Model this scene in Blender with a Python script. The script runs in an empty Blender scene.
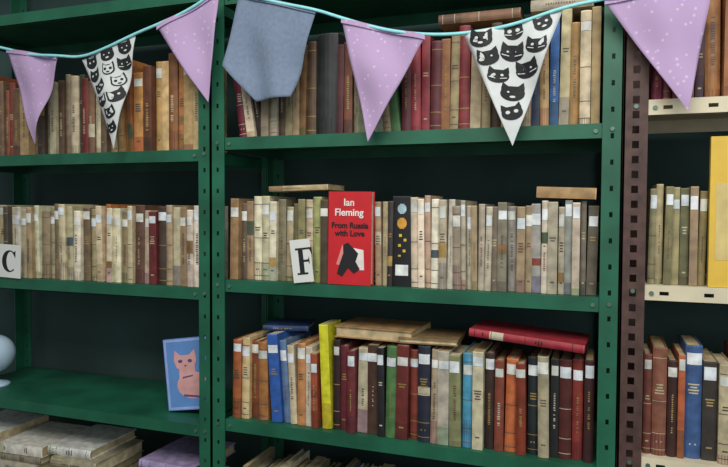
import bpy, math, random
from mathutils import Matrix, Vector
random.seed(23)
scene = bpy.context.scene
col = scene.collection

# ---------------------------------------------------------------- helpers
def lin(h, a=1.0):
    h = h.lstrip('#')
    out = []
    for i in (0, 2, 4):
        c = int(h[i:i+2], 16)/255.0
        out.append(c/12.92 if c <= 0.04045 else ((c+0.055)/1.055)**2.4)
    return (out[0], out[1], out[2], a)

def mat_basic(name, hexc, rough=0.6, metal=0.0, nscale=30, namt=0.15, bump=0.0, wear=None):
    m = bpy.data.materials.new(name); m.use_nodes = True
    nt = m.node_tree; b = nt.nodes['Principled BSDF']
    b.inputs['Roughness'].default_value = rough
    b.inputs['Metallic'].default_value = metal
    tc = nt.nodes.new('ShaderNodeTexCoord')
    n = nt.nodes.new('ShaderNodeTexNoise'); n.inputs['Scale'].default_value = nscale
    n.inputs['Detail'].default_value = 5
    nt.links.new(tc.outputs['Object'], n.inputs['Vector'])
    r = nt.nodes.new('ShaderNodeValToRGB')
    c = lin(hexc)
    r.color_ramp.elements[0].position = 0.3; r.color_ramp.elements[1].position = 0.7
    r.color_ramp.elements[0].color = tuple(x*(1-namt) for x in c[:3])+(1,)
    r.color_ramp.elements[1].color = tuple(min(1, x*(1+namt)) for x in c[:3])+(1,)
    nt.links.new(n.outputs['Fac'], r.inputs['Fac'])
    out = r.outputs['Color']
    if wear:
        n2 = nt.nodes.new('ShaderNodeTexNoise'); n2.inputs['Scale'].default_value = 38; n2.inputs['Detail'].default_value = 8
        nt.links.new(tc.outputs['Object'], n2.inputs['Vector'])
        mr = nt.nodes.new('ShaderNodeMapRange')
        mr.inputs['From Min'].default_value = 0.66; mr.inputs['From Max'].default_value = 0.74
        nt.links.new(n2.outputs['Fac'], mr.inputs['Value'])
        mx = nt.nodes.new('ShaderNodeMixRGB'); mx.inputs['Color2'].default_value = lin(wear)
        nt.links.new(mr.outputs['Result'], mx.inputs['Fac']); nt.links.new(out, mx.inputs['Color1'])
        out = mx.outputs['Color']
    nt.links.new(out, b.inputs['Base Color'])
    if bump:
        bp = nt.nodes.new('ShaderNodeBump'); bp.inputs['Strength'].default_value = bump
        bp.inputs['Distance'].default_value = 0.003
        nt.links.new(n.outputs['Fac'], bp.inputs['Height'])
        nt.links.new(bp.outputs['Normal'], b.inputs['Normal'])
    return m

def mat_attr(name, rough=0.6):
    m = bpy.data.materials.new(name); m.use_nodes = True
    nt = m.node_tree; b = nt.nodes['Principled BSDF']
    b.inputs['Roughness'].default_value = rough
    at = nt.nodes.new('ShaderNodeAttribute'); at.attribute_name = 'Col'
    tc = nt.nodes.new('ShaderNodeTexCoord')
    n = nt.nodes.new('ShaderNodeTexNoise'); n.inputs['Scale'].default_value = 48; n.inputs['Detail'].default_value = 6
    nt.links.new(tc.outputs['Object'], n.inputs['Vector'])
    mr = nt.nodes.new('ShaderNodeMapRange')
    mr.inputs['From Min'].default_value = 0.3; mr.inputs['From Max'].default_value = 0.7
    mr.inputs['To Min'].default_value = 0.66; mr.inputs['To Max'].default_value = 1.2
    nt.links.new(n.outputs['Fac'], mr.inputs['Value'])
    mx = nt.nodes.new('ShaderNodeVectorMath'); mx.operation = 'SCALE'
    nt.links.new(at.outputs['Color'], mx.inputs[0]); nt.links.new(mr.outputs['Result'], mx.inputs['Scale'])
    nt.links.new(mx.outputs['Vector'], b.inputs['Base Color'])
    return m

def mat_dots(name, base, dot):
    m = bpy.data.materials.new(name); m.use_nodes = True
    nt = m.node_tree; b = nt.nodes['Principled BSDF']; b.inputs['Roughness'].default_value = 0.95
    tc = nt.nodes.new('ShaderNodeTexCoord')
    v = nt.nodes.new('ShaderNodeTexVoronoi'); v.inputs['Scale'].default_value = 70
    nt.links.new(tc.outputs['Object'], v.inputs['Vector'])
    r = nt.nodes.new('ShaderNodeValToRGB')
    r.color_ramp.elements[0].position = 0.12; r.color_ramp.elements[1].position = 0.24
    r.color_ramp.elements[0].color = lin(dot); r.color_ramp.elements[1].color = lin(base)
    nt.links.new(v.outputs['Distance'], r.inputs['Fac'])
    nt.links.new(r.outputs['Color'], b.inputs['Base Color'])
    return m

def box_data(V, F, a, b_):
    x0, y0, z0 = a; x1, y1, z1 = b_
    o = len(V)
    V += [(x0,y0,z0),(x1,y0,z0),(x1,y1,z0),(x0,y1,z0),(x0,y0,z1),(x1,y0,z1),(x1,y1,z1),(x0,y1,z1)]
    F += [(o,o+3,o+2,o+1),(o+4,o+5,o+6,o+7),(o,o+1,o+5,o+4),(o+1,o+2,o+6,o+5),(o+2,o+3,o+7,o+6),(o+3,o,o+4,o+7)]

def mk(name, V, F, mats, midx=None, parent=None, loc=(0,0,0), smooth=False):
    me = bpy.data.meshes.new(name); me.from_pydata(V, [], F); me.update()
    for m in mats: me.materials.append(m)
    if midx:
        for p, i in zip(me.polygons, midx): p.material_index = i
    if smooth:
        for p in me.polygons: p.use_smooth = True
    ob = bpy.data.objects.new(name, me); col.objects.link(ob); ob.location = loc
    if parent: ob.parent = parent
    return ob

def empty(name, loc=(0,0,0)):
    e = bpy.data.objects.new(name, None); e.empty_display_size = 0.05
    e.location = loc; col.objects.link(e); return e

# ---------------------------------------------------------------- materials
M_green = mat_basic('green_enamel_metal', '1b5c44', 0.48, 0.0, 10, 0.28, wear='2f5a48')
M_cream = mat_basic('cream_enamel_metal', 'd2c8ac', 0.45, 0.0, 14, 0.12, wear='9a8e74')
M_brown = mat_basic('brown_rusted_metal', '4c3530', 0.6, 0.0, 40, 0.4)
M_bolt = mat_basic('bolt_steel', '6f8a7c', 0.35, 0.6)
M_wall = mat_basic('dark_green_wall_paint', '344c49', 0.9, 0, 3, 0.3)
M_floor = mat_basic('floor_vinyl', '4a4640', 0.6, 0, 6, 0.2)
M_book = mat_attr('book_cloth_and_paper')
M_lav = mat_dots('lavender_star_cotton', 'b59bc2', 'cbb8d5')
M_white = mat_basic('white_cotton', 'ced3d3', 0.9, 0, 60, 0.05)
M_grey = mat_basic('grey_blue_cotton', '74839a', 0.95, 0, 120, 0.10)
M_black = mat_basic('black_print', '17181c', 0.7, 0, 50, 0.05)
M_cyan = mat_basic('aqua_ribbon', '92dbe0', 0.7, 0, 80, 0.08)
M_card = mat_basic('white_card', 'd9dcd8', 0.8, 0, 20, 0.04)

# ---------------------------------------------------------------- room shell
V=[];F=[]; box_data(V,F,(-4,0.345,0),(3.5,0.40,2.9)); mk('wall_back',V,F,[M_wall])
V=[];F=[]; box_data(V,F,(-4,-4,-0.05),(3.5,0.40,0)); mk('floor',V,F,[M_floor])

# ---------------------------------------------------------------- shelving
def post(V, F, x0, x1, y, depth_dir, side_x, H, hole_w=0.008, hole_h=0.017, pitch=0.05):
    t = 0.0025
    xm = (x0+x1)/2; a = xm-hole_w/2; b = xm+hole_w/2
    ya, yb = (y, y+t) if depth_dir > 0 else (y-t, y)
    box_data(V,F,(x0,ya,0),(a,yb,H)); box_data(V,F,(b,ya,0),(x1,yb,H))
    z = 0.0
    while z < H:
        box_data(V,F,(a,ya,z),(b,yb,min(H,z+pitch-hole_h))); z += pitch
    sx = (x0, x0+t) if side_x < 0 else (x1-t, x1)
    y2 = y+0.035*depth_dir
    box_data(V,F,(sx[0],min(y,y2),0),(sx[1],max(y,y2),H))

def shelf(V, F, MI, x0, x1, z, depth=0.30, lip=0.030, slots=False, mi=0):
    n0 = len(F); t=0.0016
    box_data(V,F,(x0,0,z-t),(x1,depth,z))
    if slots:
        zc = z-lip*0.5; hh=0.0035
        xs = []; x = x0+0.035
        while x < x1-0.03: xs.append(x); x += 0.075
        box_data(V,F,(x0,0,z-lip),(x1,t,zc-hh)); box_data(V,F,(x0,0,zc+hh),(x1,t,z-t))
        prev = x0
        for s in xs:
            box_data(V,F,(prev,0,zc-hh),(s-0.008,t,zc+hh)); prev = s+0.008
        box_data(V,F,(prev,0,zc-hh),(x1,t,zc+hh))
    else:
        box_data(V,F,(x0,0,z-lip),(x1,t,z-t))
    box_data(V,F,(x0,0,z-lip),(x1,0.012,z-lip+t))
    box_data(V,F,(x0,depth-t,z-lip),(x1,depth,z))
    box_data(V,F,(x0,0,z-lip),(x0+t,depth,z)); box_data(V,F,(x1-t,0,z-lip),(x1,depth,z))
    for f in F[n0:]: MI.append(mi)

def bolt(V, F, MI, x, y, z, r=0.0042):
    o=len(V); n=8
    for yy in (y, y-0.003):
        for i in range(n):
            a=2*math.pi*i/n; V.append((x+r*math.cos(a),yy,z+r*math.sin(a)))
    for i in range(n):
        j=(i+1)%n; F.append((o+i,o+j,o+n+j,o+n+i)); MI.append(2)
    F.append(tuple(o+n+i for i in range(n))); MI.append(2)

def unit(name, xl, xr, pw, levels, mats, slots, ph=2.25, holes=(0.006,0.010,0.05)):
    V=[];F=[];MI=[]
    for (a,b,s) in ((xl,xl+pw,-1),(xr-pw,xr,1)):
        for (y,dd) in ((-0.003,1),(0.306,-1)):
            n0=len(F); post(V,F,a,b,y,dd,s,ph,*holes); MI += [1]*(len(F)-n0)
    for z in levels:
        shelf(V,F,MI,xl+pw*0.97,xr-pw*0.97,z,slots=slots)
        for x in (xl+pw+0.012, xr-pw-0.012):
            bolt(V,F,MI,x,0.0,z-0.015)
        for x in (xl+pw*0.5, xr-pw*0.5):
            bolt(V,F,MI,x,-0.003,z-0.012)
    return mk(name,V,F,mats,MI)

LV_L=[2.20,1.872,1.495,1.162,0.828,0.50,0.12]
LV_C=[2.20,1.857,1.52,1.185,0.852,0.515,0.12]
LV_R=[2.20,1.905,1.560,1.213,0.885,0.54,0.12]
unit('metal_bookshelf',-1.80,-0.8715,0.033,LV_L,[M_green,M_green,M_bolt],False)
unit('metal_bookshelf',-0.8695,0.036,0.036,LV_C,[M_green,M_green,M_bolt],False)
unit('metal_bookshelf',0.038,0.99,0.042,LV_R,[M_cream,M_brown,M_bolt],True,holes=(0.012,0.014,0.028))

# ---------------------------------------------------------------- books
PAGE = ['c4b088','cfbf98','b8a27a','c2b48e','d2c4a2']
class Pile:
    def __init__(s): s.V=[]; s.F=[]; s.C=[]
    def add(s, V, F, C, M):
        o=len(s.V); s.V += [tuple(M@Vector(v)) for v in V]
        s.F += [tuple(i+o for i in f) for f in F]; s.C += C
    def make(s, name):
        me=bpy.data.meshes.new(name); me.from_pydata(s.V,[],s.F); me.update()
        me.materials.append(M_book)
        ca=me.color_attributes.new('Col','FLOAT_COLOR','CORNER')
        for p,c in zip(me.polygons,s.C):
            for li in p.loop_indices: ca.data[li].color=c
        ob=bpy.data.objects.new(name,me); col.objects.link(ob); return ob

def book_mesh(w,h,d,color,label=None,soft=True,decor=None,title=True,ink=None,round_=None):
    V=[];F=[];C=[]
    cc = lin(color) if isinstance(color,str) else color
    tk = 0.0012 if soft else 0.0024
    sag = (0.0012 if soft else min(0.006,w*0.18)) if round_ is None else round_
    N=5
    outer=[(0,d)]; inner=[(tk,d)]
    for i in range(N+1):
        t=i/N; x=w*t; y=sag-sag*4*t*(1-t)
        outer.append((x,y)); inner.append((min(max(x,tk),w-tk), y+tk))
    outer.append((w,d)); inner.append((w-tk,d))
    n=len(outer)
    for (pts) in (outer,inner):
        for z in (0,h):
            for p in pts: V.append((p[0],p[1],z))
    O0,O1,I0,I1=0,n,2*n,3*n
    for i in range(n-1):
        F += [(O0+i,O0+i+1,O1+i+1,O1+i),(I0+i+1,I0+i,I1+i,I1+i+1),(O1+i,O1+i+1,I1+i+1,I1+i),(O0+i+1,O0+i,I0+i,I0+i+1)]
    F += [(O0,O1,I1,I0),(O0+n-1,I0+n-1,I1+n-1,O1+n-1)]
    C += [cc]*len(F)
    nf=len(F)
    e = 0.0006 if soft else 0.003
    box_data(V,F,(tk,sag+tk,e),(w-tk,d-(0.001 if soft else 0.004),h-e))
    C += [lin(random.choice(PAGE))]*(len(F)-nf)
    def strip(z1,z2,f0,f1,c,off=0.0005):
        S=4 if f1-f0>0.4 else 1
        o=len(V)
        for k in range(S+1):
            t=f0+(f1-f0)*k/S; x=w*t; y=sag-sag*4*t*(1-t)-off
            V.append((x,y,z1)); V.append((x,y,z2))
        for k in range(S):
            F.append((o+2*k,o+2*k+2,o+2*k+3,o+2*k+1)); C.append(c)
    lum = 0.3*cc[0]+0.6*cc[1]+0.1*cc[2]
    if ink is None:
        ink = random.choice(['4a3e36','5a4640','48505a','6f4238','5e5444']) if lum>0.16 else random.choice(['a8925c','b0a684','98804a','b8b09a'])
    ic = lin(ink)
    wear=tuple(min(1,x*1.35+.03) for x in cc[:3])+(1,)
    dirt=tuple(x*random.uniform(.5,.8) for x in cc[:3])+(1,)
    strip(h-.0025,h,0,1,wear,0.0002)
    if random.random()<.5: strip(0,h*random.uniform(.05,.3),0,1,dirt,0.0001)
    if decor:
        for dd in decor: strip(h*dd[0],h*dd[1],dd[2],dd[3],lin(dd[4]),0.0007)
    elif title:
        k=random.random()
        if k<0.45:
            z=h*random.uniform(0.22,0.32); top=h*random.uniform(0.5,0.7)
            f0=random.uniform(.32,.42); f1=1-f0
            while z<top:
                L=random.uniform(0.002,0.0045)
                if random.random()<0.85: strip(z,z+L*0.7,f0+random.uniform(0,0.06),f1-random.uniform(0,0.06),ic)
                z+=L+0.001
        elif k<0.75:
            z=h*random.uniform(0.55,0.66)
            for j in range(random.randint(2,4)):
                q=random.uniform(0.14,0.3); strip(z,z+0.0026,q,1-q,ic); z-=0.0055
            strip(h*0.12,h*0.12+0.003,0.3,0.7,ic)
        if k>0.6 and not soft:
            for zz in (0.05,0.2,0.5,0.9): strip(h*zz,h*zz+0.0014,0.02,0.98,ic)
        if random.random()<0.14:
            c2=lin(random.choice(['7a3a30','4a5560','a88a4c','4a5a44','bdb49c','8a6a44']))
            a=random.uniform(0.1,0.6); strip(h*a,h*(a+random.uniform(0.08,0.2)),0.0,1.0,c2,0.0003)
    if label:
        zt=h-random.uniform(0.008,0.026) if label=='top' else random.uniform(0.035,0.045)
        c=random.choice(['dfe4e8','d2dade','e0e0d8','c9ccc4'])
        q=random.uniform(0,.12)
        strip(zt-random.uniform(0.017,0.026),zt,q,1-random.uniform(0,.12),lin(c),0.0010)
    return V,F,C

TINT=(1.0,0.95,0.84)
def jit(hexc, a=0.2, tint=None):
    c=lin(hexc); k=(1+random.uniform(-a,a))*0.95; t=tint or TINT
    return tuple(min(1,x*k*tt*(1+random.uniform(-0.05,0.05))) for x,tt in zip(c[:3],t))+(1,)

def row(pile, X0, X1, z, items, label_p=0.5, y0=0.010, soft_p=0.5, lab='top', hj=0.006, tint=None):
    items=[((it[0]*random.uniform(.85,1.18),)+tuple(it[1:])) if not(len(it)>4) else it for it in items]
    tot=sum(i[0] for i in items); gaps=0; prev=0
    seq=[]
    for it in items:
        tilt = it[3] if len(it)>3 else random.choice([0,0,0,0.9,-0.9])
        g=0
        if tilt>2 and prev<=2: g=it[1]*math.sin(math.radians(tilt))*0.92
        if tilt<=2 and prev<-2: g=it[1]*math.sin(math.radians(-prev))*0.92
        seq.append((it,tilt,g)); gaps+=g; prev=tilt
    sc=(X1-X0-gaps)/tot; x=X0
    for it,tilt,g in seq:
        x+=g
        slot=it[0]*sc; w=slot*random.uniform(.90,.97)
        opts=it[4] if len(it)>4 else {}
        h=it[1]+random.uniform(-hj,hj)
        soft=opts.get('soft', random.random()<soft_p)
        lb=opts.get('label', lab if random.random()<label_p else None)
        d=opts.get('d',random.uniform(0.115,0.145))
        V,F,C=book_mesh(w,h,d,jit(it[2],a=.05 if 'd' in opts else .2,tint=(1,1,1) if 'd' in opts else tint),lb,soft,opts.get('decor'),opts.get('title',True),opts.get('ink'))
        a=math.radians(-tilt)
        piv=w if tilt<0 else 0
        M=Matrix.Translation((x+piv,y0+random.uniform(0,0.018)+opts.get('dy',0),z+0.0006))@Matrix.Rotation(a,4,'Y')@Matrix.Translation((-piv,0,0))
        pile.add(V,F,C,M); x+=slot

def rnd_items(X0,X1,pal,h0,h1,wmin=0.014,wmax=0.03):
    out=[]; x=X0
    while x<X1-0.012:
        w=random.uniform(wmin,wmax); out.append((w,random.uniform(h0,h1),random.choice(pal))); x+=w
    return out

def lying(pile,x0,z,length,depth,thick,color,y0=0.02,rz=0,ry=0,soft=False,pages_front=False,**k):
    V,F,C=book_mesh(thick,length,depth,lin(color),None,soft,**k)
    R=Matrix(((0,0,1,0),(0,1,0,0),(1,0,0,0),(0,0,0,1)))
    if pages_front:
        R=Matrix.Translation((0,depth,0))@Matrix.Scale(-1,4,(0,1,0))@R
    M=Matrix.Translation((x0,y0,z))@Matrix.Rotation(math.radians(rz),4,'Z')@Matrix.Rotation(math.radians(ry),4,'Y')@R
    pile.add(V,F,C,M)

# --- centre, upper row
P=Pile()
row(P,-0.828,-0.004,1.52,[
 (10,.150,'6a2438',7),(9,.155,'c9c3b4',8),(7,.15,'3a2a28',9),(10,.16,'8d8472'),(9,.17,'b9b2a0'),(8,.185,'5c4a3c'),(9,.20,'8f8068'),
 (9,.21,'a08f72'),(8,.195,'6e5238'),(10,.205,'5a4638'),(25,.228,'2a2c32',0,{'soft':False,'label':None,'title':False}),(8,.20,'4a2228'),(9,.2,'7a4a3a'),
 (8,.19,'99907c'),(10,.18,'6b6f60'),(9,.175,'7f8a7c',5),(8,.175,'8c8168',6),(9,.17,'4f7a50',7),(9,.185,'5a2a34',0),(11,.19,'8a3440'),
 (10,.195,'7a2a36'),(10,.18,'5d2730'),(8,.20,'8a5a3a'),(8,.20,'b0a080'),(10,.205,'7c3038'),(9,.19,'c0b596'),(9,.19,'9c8f74'),
 (9,.21,'4b3b30'),(9,.20,'a89870'),(8,.20,'3a4a5e'),(9,.215,'cfc6ae'),(8,.22,'31405c'),(9,.205,'c8a878'),(8,.22,'2f5f9e',0,{'d':.13}),
 (9,.225,'d0c4a4'),(8,.21,'b08c5c'),(9,.22,'d6cdb6'),(8,.22,'94835f')],label_p=.3,hj=.010)
lying(P,-0.33,1.745,0.17,0.12,0.020,'7a5a44',y0=0.03)
lying(P,-0.14,1.754,0.12,0.12,0.022,'a89f8c',y0=0.03)
P.make('book_row')

# --- centre, middle row
P=Pile()
row(P,-0.829,-0.574,1.185,[
 (9,.19,'8f7558'),(6,.185,'6b5d50'),(7,.19,'a88f70'),(9,.195,'d8d3c4'),(9,.195,'cfc8b6'),(7,.19,'e0dccf'),(8,.185,'8d8472'),
 (7,.18,'a39b82'),(8,.185,'6e6a50'),(8,.185,'8a8460'),(8,.185,'c2baa0'),(8,.19,'9aa06e'),(7,.185,'55493c')],label_p=.5,hj=.008)
row(P,-0.572,-0.468,1.185,rnd_items(-.572,-.468,['8f7558','a39b82','6b5d50','c2baa0'],.17,.18),y0=0.055)
greys=['b5ae9e','a79f8e','c4bfb2','8f8878','b8a79a','9b9c98','cfc9ba','a3958a','857f70','bdb6a4','9a8b70','6e665a','c8b8ac']
tail=[(random.choice([6,7,8,9]),.181,random.choice(greys)) for _ in range(19)]
def disc(c,z0,rz_,x0,rx):
    out=[]
    for k in range(-4,4):
        a=(k+.5)/4; f=math.sqrt(max(0,1-a*a)); out.append((z0+k*rz_/4,z0+(k+1)*rz_/4,x0-rx*f,x0+rx*f,c))
    return out
row(P,-0.465,-0.005,1.185,[
 (9,.19,'a08c70'),(7,.19,'b3a68c'),(5,.185,'403a38'),
 (22,.196,'15171c',0,{'d':.13,'soft':True,'label':None,'decor':disc('a9c4cf',.86,.055,.5,.24)+disc('dba03c',.70,.06,.5,.26)+[(.55,.58,.35,.5,'d8b93a'),(.50,.53,.6,.75,'d8b93a'),(.44,.47,.3,.45,'cfae36'),(.38,.41,.55,.7,'d8b93a'),(.33,.35,.3,.45,'d8b93a'),(.12,.24,.15,.85,'e6e8e6')]}),
 (8,.19,'d9c6b4'),(7,.19,'e0d4c8'),(8,.195,'c9a99a'),(8,.19,'e2dccf'),(8,.19,'b9b2a2'),(7,.188,'d6d0c2')]+tail,label_p=.85,hj=.007,tint=(1,.975,.91))
lying(P,-0.727,1.3935,0.15,0.10,0.012,'b8a47c',y0=0.018,soft=True,ry=-1.5)
lying(P,-0.122,1.3785,0.113,0.14,0.022,'a8865a',y0=0.012,soft=True,title=False,ry=2)
P.make('book_row')

# --- centre, lower row
P=Pile()
row(P,-0.824,-0.005,0.852,[
 (10,.19,'b0633a'),(10,.19,'c9b48e'),(9,.185,'8a4a2c'),(10,.19,'b07a48'),(13,.20,'2c5aa8',4,{'d':.13}),(7,.19,'5f7fb0',4),(8,.185,'d8cdb4',3),(10,.185,'c08a58'),
 (9,.18,'e0d8c4'),(8,.175,'a8563a'),(11,.240,'dfd52c',2.5,{'soft':True,'label':None,'ink':'2a2a1c','dy':-.006,'d':.08}),(8,.20,'2e1b1d',0),(9,.19,'5d1f2b'),(9,.18,'6a2a30'),
 (11,.19,'cfc5b0'),(11,.20,'4a3428'),(8,.19,'23202a'),(12,.20,'4f7a4a'),(12,.20,'6f2a28'),(9,.19,'8a4236'),(12,.205,'1f2638'),
 (8,.20,'b9ae92'),(12,.20,'c9c5ba'),(11,.20,'7d8062'),(10,.205,'4f9cbc',0,{'d':.13}),(11,.205,'d5cfba'),(9,.20,'3a2a26'),(10,.195,'8f4a38'),
 (11,.19,'b8663e'),(9,.195,'8a3a26'),(11,.20,'1e2a30'),(11,.20,'a8a08c'),(9,.20,'16181c'),(13,.20,'5a2624'),(10,.20,'7a2f28'),(8,.20,'3a1c1e')],label_p=.9,soft_p=.35,hj=.007)
lying(P,-0.565,1.063,0.185,0.14,0.026,'a8855a',y0=0.03,rz=-3,pages_front=True,title=False)
lying(P,-0.41,1.0635,0.13,0.13,0.012,'8f7650',y0=0.015,rz=4,pages_front=True,title=False)
lying(P,-0.255,1.090,0.230,0.13,0.016,'9c2a36',y0=0.012,ry=4,rz=-4,ink='1a1416')
lying(P,-0.76,1.061,0.11,0.10,0.012,'26406e',y0=0.05,rz=14)
P.make('book_row')

# --- centre, bottom shelf
P=Pile()
row(P,-0.83,-0.01,0.515,rnd_items(-.83,-.01,['8d8472','b9b2a0','5c4a3c','c9c3b4','6e5238','44506a'],.18,.215),y0=.03)
P.make('book_row')

# --- left bay rows
P=Pile()
row(P,-1.76,-1.55,1.495,rnd_items(-1.76,-1.55,['8a4a30','a58a68','6e5a48'],.2,.22))
L1=['8a5a44','7a3a30','6e5a48','a58a68','8a8070','4a3c34','8f8878','b8b09a','5a4a3c','8f8470','c8bea4','3a4238','7a2e2c','7a5d48','c8bea4','6a5a4c','b8a070','b8946a','b87a48','a0643c','c29058','6a4434','c8a068','d2b98a','8a5a3a','b88050','b89a70','c8b488']
row(P,-1.548,-0.908,1.495,[(random.choice([6,7,8,9]),random.uniform(.20,.235) if i>14 else random.uniform(.18,.215),c,2.4 if 16<i<20 else 0) for i,c in enumerate(L1)],label_p=.2)
P.make('book_row')
P=Pile()
row(P,-1.76,-1.55,1.162,rnd_items(-1.76,-1.55,['d8d3c4','a39b82'],.18,.195),label_p=.7)
L2=['4a4440','c9c2b0','e0dccf','b8ae98','a8997a','d6d0bf','9a8f78','b0a68c','8a7d64','c9bfa4','beb49c','dad4c4','7d6a54','a89a80','c4bba6','a0643c','cfc8b4','e0dac8','9a8a72','c2b8a0','6a4a3c','b8ad96','6a2a2e','4a3a34','b0a48a','cfc6b0','8a7a62','d0cabc','e6e4da']
row(P,-1.548,-0.908,1.162,[(random.choice([6,7,8,9]),.192,c) for c in L2],label_p=.85,hj=.010)
P.make('book_row')

# --- lower left piles
P=Pile()
def pile_stack(x,y,zb,n,L,D,cols,top):
    z=zb+.001
    for i in range(n):
        t=random.uniform(.02,.034); c=top if i==n-1 else random.choice(cols)
        lying(P,x+random.uniform(-.012,.012),z,L*random.uniform(.92,1),D*random.uniform(.92,1),t,c,y0=y+random.uniform(-.008,.008),rz=random.uniform(-5,5),soft=random.random()<.5)
        z+=t+.0006
    return z
cs=['c9c3b4','8d8472','d8d3c4','5c4a3c','a39b82','6e5238','b9b2a0','44506a']
pile_stack(-1.74,.02,.50,9,.17,.2,cs,'e2e2dc')
pile_stack(-1.55,-.01,.50,8,.15,.2,cs,'dedace')
pile_stack(-1.38,.0,.50,8,.15,.2,cs,'dcdcd6')
pile_stack(-1.12,.02,.50,7,.17,.2,cs,'a898c0')
P.make('book_stack')

# --- right bay rows
P=Pile()
row(P,0.086,0.175,1.56,[(9,.085,'8a3450'),(9,.09,'8a4a5a'),(9,.10,'6a2a40'),(9,.12,'8f6a58'),(8,.14,'5a3a44')],label_p=0)
row(P,0.178,0.94,1.56,[(14,.24,'a8764c'),(12,.25,'8f5a3a'),(12,.23,'7a4a34')]+[(a[0]*500,a[1],a[2]) for a in rnd_items(.27,.94,['b87a48','8a4a30','6e5a48','c8bea4'],.2,.24)],label_p=.2)
P.make('book_row')
P=Pile()
row(P,0.086,0.184,1.213,[(8,.18,'8f8a6c'),(8,.185,'a39b7c'),(7,.185,'7c7a58'),(8,.18,'9a9470'),(9,.18,'6e6c50'),(8,.185,'a8987a'),(7,.18,'8a7a58')],label_p=.9)
row(P,0.36,0.94,1.213,rnd_items(.36,.94,greys,.18,.2),label_p=.7)
P.make('book_row')
P=Pile()
row(P,0.083,0.235,0.885,[(9,.19,'6a3a34'),(14,.205,'8a5a4a'),(9,.19,'3c2220'),(7,.195,'a85c38'),(17,.215,'3c5a8a',0,{'soft':False,'ink':'c9bd98','d':.13}),(13,.19,'3a3634'),(14,.19,'cfc5a8')],label_p=.8,soft_p=.2)
row(P,0.236,0.94,0.885,rnd_items(.24,.94,['5a2624','a8a08c','1f2638','c46a3a','7d8062'],.18,.21),label_p=.6,soft_p=.2)
P.make('book_row')

# ---------------------------------------------------------------- flat prints
def poly(name, pts, y, mat, parent, t=0.0006):
    n=len(pts)
    V=[(p[0],y,p[1]) for p in pts]+[(p[0],y+t,p[1]) for p in pts]
    F=[tuple(range(n)),tuple(range(2*n-1,n-1,-1))]+[(i,i+n,(i+1)%n+n,(i+1)%n) for i in range(n)]
    return mk(name,V,F,[mat],parent=parent)
def text(name, s, size, x, z, y, mat, parent, align='CENTER', rot=0, fat=.012):
    cu=bpy.data.curves.new(name,'FONT'); cu.body=s; cu.size=size; cu.extrude=0.0003; cu.align_x=align
    cu.offset=size*fat
    cu.materials.append(mat)
    ob=bpy.data.objects.new(name,cu); col.objects.link(ob); ob.parent=parent
    ob.location=(x,y,z); ob.rotation_euler=(math.pi/2,rot,0); return ob
def arc(cx,cz,rx,rz,a0,a1,n=14):
    return [(cx+rx*math.cos(math.radians(a0+(a1-a0)*i/n)),cz+rz*math.sin(math.radians(a0+(a1-a0)*i/n))) for i in range(n+1)]
def cover_book(name, loc, w, h, t, hexc, rot=(0,0,0), edge='cfc6ae'):
    root=empty(name,loc); root.rotation_euler=rot
    mc=mat_basic(name+'_cover',hexc,0.45,0,25,0.08); mp=mat_basic(name+'_pages',edge,0.8,0,200,0.15)
    V=[];F=[]
    box_data(V,F,(0,0,0),(w,.002,h)); box_data(V,F,(0,t-.002,0),(w,t,h)); box_data(V,F,(0,.002,0),(.002,t-.002,h))
    mk('cover',V,F,[mc],parent=root)
    V=[];F=[]; box_data(V,F,(.002,.002,.002),(w-.003,t-.002,h-.002)); mk('pages',V,F,[mp],parent=root)
    return root

# red spy novel
r=cover_book('red_paperback_novel',(-0.571,0.004,1.1866),0.101,0.206,0.022,'c5242c',rot=(0,math.radians(0.5),0))
mw=mat_basic('cover_white_ink','e8e2dc',.6); mpk=mat_basic('cover_pink_ink','d98a86',.6)
text('author_text','Ian\nFleming',0.022,.049,.175,-.0012,mw,r,fat=.02)
text('title_text','From Russia\nwith Love',0.0175,.051,.126,-.0012,M_black,r,fat=.025)
poly('card_fan_1',[(.020,.045),(.034,.088),(.055,.08),(.046,.036)],-.0006,mpk,r)
poly('card_fan_2',[(.058,.034),(.055,.083),(.084,.078),(.086,.034)],-.0009,mw,r)
poly('gun_print',[(.022,.024),(.034,.018),(.048,.038),(.062,.026),(.076,.036),(.066,.052),(.072,.07),(.06,.082),(.047,.094),(.036,.088),(.037,.07),(.028,.045)],-.0015,M_black,r)

# cat picture book
r=cover_book('cat_picture_book',(-1.036,0.055,0.8325),0.150,0.182,0.012,'5f8cc8',rot=(math.radians(-4),math.radians(-8),math.radians(4)))
mo=mat_basic('cat_pink_ink','d5a09e',.6); mlv=mat_basic('border_lavender_ink','93a8e0',.6); mdk=mat_basic('cat_line_ink','5a4a80',.6)
W,H=.150,.182
for i,b in enumerate([((0.002,0.002),(W-.002,.008)),((.002,H-.008),(W-.002,H-.002)),((.002,.008),(.008,H-.008)),((W-.008,.008),(W-.002,H-.008))]):
    (a,c),(d,e)=b; poly('border_%d'%i,[(a,c),(d,c),(d,e),(a,e)],-.0006,mlv,r)
poly('cat_body',arc(.078,.062,.046,.034,0,360,24)[:-1],-.0008,mo,r)
poly('cat_chest',[(.04,.07),(.085,.06),(.088,.11),(.042,.112)],-.0010,mo,r)
poly('cat_head',[(.028,.125),(.032,.152),(.047,.139),(.074,.139),(.09,.153),(.094,.124),(.086,.105),(.062,.097),(.036,.106)],-.0013,mo,r)
poly('cat_tail',arc(.1,.06,.034,.04,-80,60,10)+arc(.1,.06,.022,.027,60,-80,10),-.0012,mdk,r)
for sx in (.047,.075): poly('cat_eye',arc(sx,.124,.0065,.0045,0,360,10)[:-1],-.0018,mdk,r)
poly('cat_nose',[(.057,.114),(.065,.114),(.061,.109)],-.0018,mdk,r)
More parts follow.
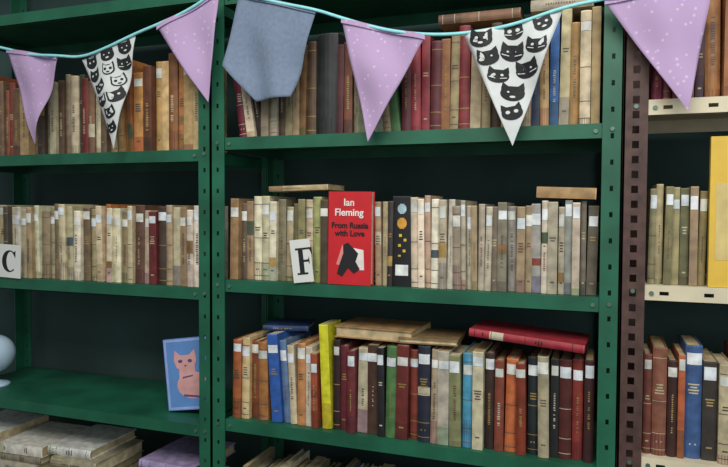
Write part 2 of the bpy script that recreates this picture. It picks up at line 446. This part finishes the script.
poly('cat_leg_line',[(.05,.035),(.1,.03),(.1,.034),(.05,.04)],-.0018,mdk,r)
poly('cat_chest_line',[(.05,.08),(.08,.085),(.08,.088),(.05,.084)],-.0018,mdk,r)

# yellow picture book, right bay
r=cover_book('yellow_picture_book',(0.187,0.004,1.2136),0.165,0.275,0.016,'dab440')
mcr=mat_basic('cream_ink','cdb878',.6); mbl=mat_basic('grey_blue_ink','8296a8',.6)
poly('panel',[(.010,.05),(.155,.05),(.155,.19),(.010,.19)],-.0006,mcr,r)
poly('figure',[(.06,.06),(.10,.06),(.11,.12),(.095,.16),(.075,.16),(.055,.12)],-.001,mbl,r)
text('title_text','STORY\nTIME',.032,.085,.235,-.0012,M_black,r)

# index letter cards with serif capitals
def card(name,loc,w,h,letter,rot):
    root=empty(name,loc); root.rotation_euler=rot
    V=[];F=[]; box_data(V,F,(0,0,0),(w,.0015,h)); mk('card',V,F,[M_card],parent=root)
    y=-.0006
    if letter=='F':
        s=h*.62; x0=w*.24; z0=h*.18
        for i,(a,b,c,d) in enumerate([(.14,.0,.38,1),(0,0,.55,.07),(0,.93,.85,1),(.38,.47,.68,.55)]):
            poly('stroke_%d'%i,[(x0+a*s*.8,z0+b*s),(x0+c*s*.8,z0+b*s),(x0+c*s*.8,z0+d*s),(x0+a*s*.8,z0+d*s)],y-i*.00005,M_black,root)
        poly('serif_1',[(x0+.58*s,z0+.93*s),(x0+.68*s,z0+.70*s),(x0+.68*s,z0+.93*s)],y,M_black,root)
        poly('serif_2',[(x0+.48*s,z0+.51*s),(x0+.54*s,z0+.36*s),(x0+.54*s,z0+.66*s)],y,M_black,root)
    else:
        cx,cz=w*.5,h*.5
        a=arc(cx,cz,w*.34,h*.33,50,310,22); b=arc(cx+w*.05,cz,w*.19,h*.29,310,50,22)
        n=len(a)
        for i in range(n-1):
            poly('bowl_%d'%i,[a[i],a[i+1],b[n-2-i],b[n-1-i]],y,M_black,root)
        poly('serif_1',[(cx+w*.16,cz+h*.24),(cx+w*.27,cz+h*.10),(cx+w*.27,cz+h*.33)],y,M_black,root)
card('letter_card',(-0.650,-0.006,1.1855),.050,.097,'F',(0,math.radians(-7),0))
card('letter_card',(-1.545,-0.006,1.165),.078,.090,'C',(0,math.radians(2),0))

# desk globe on the left shelf
root=empty('desk_globe',(-1.676,.09,.8285))
mg=mat_basic('globe_pale_blue','b9d3e6',.3,0,18,.12)
def lathe(name,prof,mat,parent,n=28):
    V=[];F=[]
    for rr,zz in prof:
        for i in range(n):
            a=2*math.pi*i/n; V.append((rr*math.cos(a),rr*math.sin(a),zz))
    for k in range(len(prof)-1):
        for i in range(n):
            j=(i+1)%n; F.append((k*n+i,k*n+j,(k+1)*n+j,(k+1)*n+i))
    F.append(tuple(range(n-1,-1,-1))); F.append(tuple((len(prof)-1)*n+i for i in range(n)))
    return mk(name,V,F,[mat],parent=parent,smooth=True)
lathe('ball',[(.055*math.sin(math.pi*k/18)+.0004,.095-.055*math.cos(math.pi*k/18)) for k in range(19)],mg,root)
lathe('stand',[(.04,0),(.04,.006),(.03,.010),(.01,.016),(.007,.03),(.009,.042)],mg,root)

# ---------------------------------------------------------------- bunting
B=empty('bunting',(0,0,0))
Y0=-0.044
def ry(x,z):
    fold=min(1,max(0,(1.80-z)/.15))
    return Y0+0.004*math.sin(x*42+1.3)+fold*(0.008*math.sin(x*55+z*14)+0.004*math.sin(z*38+x*17))
def lerp(a,b,t): return (a[0]+(b[0]-a[0])*t,a[1]+(b[1]-a[1])*t)
def pl(pts,t):
    n=len(pts)-1; k=min(int(t*n),n-1); return lerp(pts[k],pts[k+1],t*n-k)
def flag(name,left,right,mat,cats=False,seed=0):
    NU,NV=18,28; V=[];F=[]
    for j in range(NV+1):
        t=j/NV; a=pl(left,t); b=pl(right,t)
        for i in range(NU+1):
            p=lerp(a,b,i/NU); V.append((p[0],ry(*p),p[1]))
    for j in range(NV):
        for i in range(NU):
            o=j*(NU+1)+i; F.append((o,o+NU+1,o+NU+2,o+1))
    ob=mk(name,V,F,[mat],parent=B,smooth=True)
    md=ob.modifiers.new('thick','SOLIDIFY'); md.thickness=.0016; md.offset=0
    V=[];F=[]
    for i in range(NU+1):
        p=lerp(left[0],right[0],i/NU)
        for dz,dy in ((.003,-.001),(.003,-.0045),(-.007,-.0045),(-.007,-.001)):
            V.append((p[0],ry(*p)+dy,p[1]+dz))
    for i in range(NU):
        for k in range(4):
            o=i*4; F.append((o+k,o+(k+1)%4,o+4+(k+1)%4,o+4+k))
    if not cats: mk(name+'_hem',V,F,[mat],parent=B)
    if cats:
        rnd=random.Random(seed); V=[];F=[];MI=[]
        def patch(cx,cz,pts,off,mi,ang):
            mx=sum(p[0] for p in pts)/len(pts); mz=sum(p[1] for p in pts)/len(pts)
            o=len(V); ca,sa=math.cos(ang),math.sin(ang)
            for (x,z) in [(mx,mz)]+pts:
                X=cx+x*ca-z*sa; Z=cz+x*sa+z*ca; V.append((X,ry(X,Z)-off,Z))
            n=len(pts)
            for i in range(n): F.append((o,o+1+i,o+1+(i+1)%n)); MI.append(mi)
        tip=left[-1]
        wid=math.hypot(right[0][0]-left[0][0],right[0][1]-left[0][1])
        cell=wid/4.2
        base_ang=math.atan2(right[0][1]-left[0][1],right[0][0]-left[0][0])
        L=math.hypot((left[0][0]+right[0][0])/2-tip[0],(left[0][1]+right[0][1])/2-tip[1])
        t=0.075; k=0
        while t<0.93:
            a=pl(left,t); b=pl(right,t); w=math.hypot(b[0]-a[0],b[1]-a[1])
            if w<cell*0.5: break
            n=max(1,int(w/cell))
            for i in range(n):
                q=(i+.5)/n+ rnd.uniform(-.02,.02)
                p=lerp(a,b,q); s=cell*.42*min(1,w/cell if n==1 else 1)*rnd.uniform(.88,1.05)
                ang=rnd.uniform(-.3,.3)+base_ang; wd=rnd.uniform(1.0,1.2); style=rnd.random()
                def head(m):
                    pts=[(m*wd*s*math.cos(math.radians(d)),m*.8*s*math.sin(math.radians(d))) for d in range(160,381,20)]
                    pts+=[(m*wd*s*.95,m*s*.55),(m*wd*s*.85,m*s*1.1),(m*wd*s*.4,m*s*.72),(-m*wd*s*.4,m*s*.72),(-m*wd*s*.85,m*s*1.1),(-m*wd*s*.95,m*s*.55)]
                    return pts
                patch(p[0],p[1],head(1),.0018,0,ang)
                fm=1
                if style>.78: patch(p[0],p[1],head(.78),.0024,1,ang); fm=0
                rr=rnd.choice([.15,.2,.1])
                for ex in (-.42,.42):
                    e=[(ex*s+rr*1.2*s*math.cos(math.radians(d)),.12*s+rr*s*math.sin(math.radians(d))) for d in range(0,360,45)]
                    patch(p[0],p[1],e,.0031,fm,ang)
                if style<.35 or style>.78:
                    e=[(.28*s*math.cos(math.radians(d)),-.36*s+.12*s*math.sin(math.radians(d))) for d in range(0,360,45)]
                    patch(p[0],p[1],e,.0031,fm,ang)
                elif style<.55:
                    for sx in (-1,1):
                        patch(p[0],p[1],[(sx*.25*s,-.25*s),(sx*.95*s,-.1*s),(sx*.95*s,-.2*s),(sx*.25*s,-.33*s)],.0031,fm,ang)
            t+=cell*0.86/L; k+=1
        mk(name+'_print',V,F,[M_black,M_white],MI,parent=B)
flag('flag_1',[(-1.46,1.7635),(-1.377,1.518)],[(-1.287,1.7315),(-1.377,1.518)],M_lav)
flag('flag_2',[(-1.219,1.721),(-1.112,1.497)],[(-1.051,1.766),(-1.112,1.497)],M_white,True,3)
flag('flag_3',[(-.987,1.779),(-.854,1.598)],[(-.816,1.843),(-.854,1.598)],M_lav)
flag('flag_4',[(-.769,1.833),(-.806,1.675),(-.730,1.593)],[(-.581,1.778),(-.609,1.69),(-.638,1.597)],M_grey)
flag('flag_5',[(-.520,1.752),(-.463,1.4955)],[(-.3375,1.701),(-.463,1.4955)],M_lav)
flag('flag_6',[(-.259,1.696),(-.1625,1.477)],[(-.073,1.7306),(-.1625,1.477)],M_white,True,8)
flag('flag_7',[(.000,1.7375),(.142,1.5286)],[(.180,1.757),(.142,1.5286)],M_lav)
pts=[(-1.93,1.87),(-1.7,1.815),(-1.497,1.775),(-1.46,1.7665),(-1.37,1.742),(-1.287,1.7345),(-1.219,1.726),(-1.135,1.74),(-1.051,1.769),(-.987,1.783),(-.9,1.81),(-.816,1.846),(-.769,1.836),(-.675,1.803),(-.581,1.780),(-.52,1.755),(-.43,1.724),(-.3375,1.703),(-.259,1.699),(-.166,1.708),(-.073,1.733),(.004,1.741),(.1,1.75),(.183,1.762),(.5,1.82),(1.0,1.93)]
cu=bpy.data.curves.new('ribbon','CURVE'); cu.dimensions='3D'
sp=cu.splines.new('NURBS'); sp.points.add(len(pts)-1)
for p,(x,z) in zip(sp.points,pts): p.co=(x,ry(x,z)-.004,z,1)
sp.order_u=3; sp.use_endpoint_u=True
cu.bevel_depth=.0036; cu.bevel_resolution=2; cu.materials.append(M_cyan)
ob=bpy.data.objects.new('ribbon',cu); col.objects.link(ob); ob.parent=B
for i,(x,z) in enumerate([(-.853,1.832),(.02,1.742)]):
    cu=bpy.data.curves.new('tie','CURVE'); cu.dimensions='3D'
    sp=cu.splines.new('POLY'); q=[(x,ry(x,z)-.006,z),(x-.002,-.02,z+.012),(x-.004,-.0035,z+.02)]
    sp.points.add(2)
    for p,c in zip(sp.points,q): p.co=(*c,1)
    cu.bevel_depth=.0015; cu.materials.append(M_cyan)
    ob=bpy.data.objects.new('tie_%d'%(i+1),cu); col.objects.link(ob); ob.parent=B

# ---------------------------------------------------------------- light & camera
def area(name,loc,rot,sx,sy,e,c):
    l=bpy.data.lights.new(name,'AREA'); l.shape='RECTANGLE'; l.size=sx; l.size_y=sy; l.energy=e; l.color=c
    o=bpy.data.objects.new(name,l); o.location=loc; o.rotation_euler=[math.radians(a) for a in rot]; col.objects.link(o)
area('ceiling_light',(-0.1,-1.6,2.7),(38,0,0),1.8,1.0,46,(1.0,.97,.90))
area('right_area_light',(1.6,-2.6,1.7),(80,0,25),1.4,1.4,20,(.92,.97,1.0))  # unseen cool area light at front right, no window modelled
w=bpy.data.worlds.new('World'); scene.world=w; w.use_nodes=True
w.node_tree.nodes['Background'].inputs[0].default_value=(.86,.95,1,1)
w.node_tree.nodes['Background'].inputs[1].default_value=.27
scene.view_settings.view_transform='Standard'

cam=bpy.data.cameras.new('camera'); cam.sensor_width=36; cam.lens=650/728*36
co=bpy.data.objects.new('camera',cam); col.objects.link(co)
co.location=(0,-1.33,1.35)
co.rotation_euler=(Matrix.Rotation(math.radians(20),4,'Z')@Matrix.Rotation(math.radians(88),4,'X')@Matrix.Rotation(math.radians(0.3),4,'Z')).to_euler()
scene.camera=co
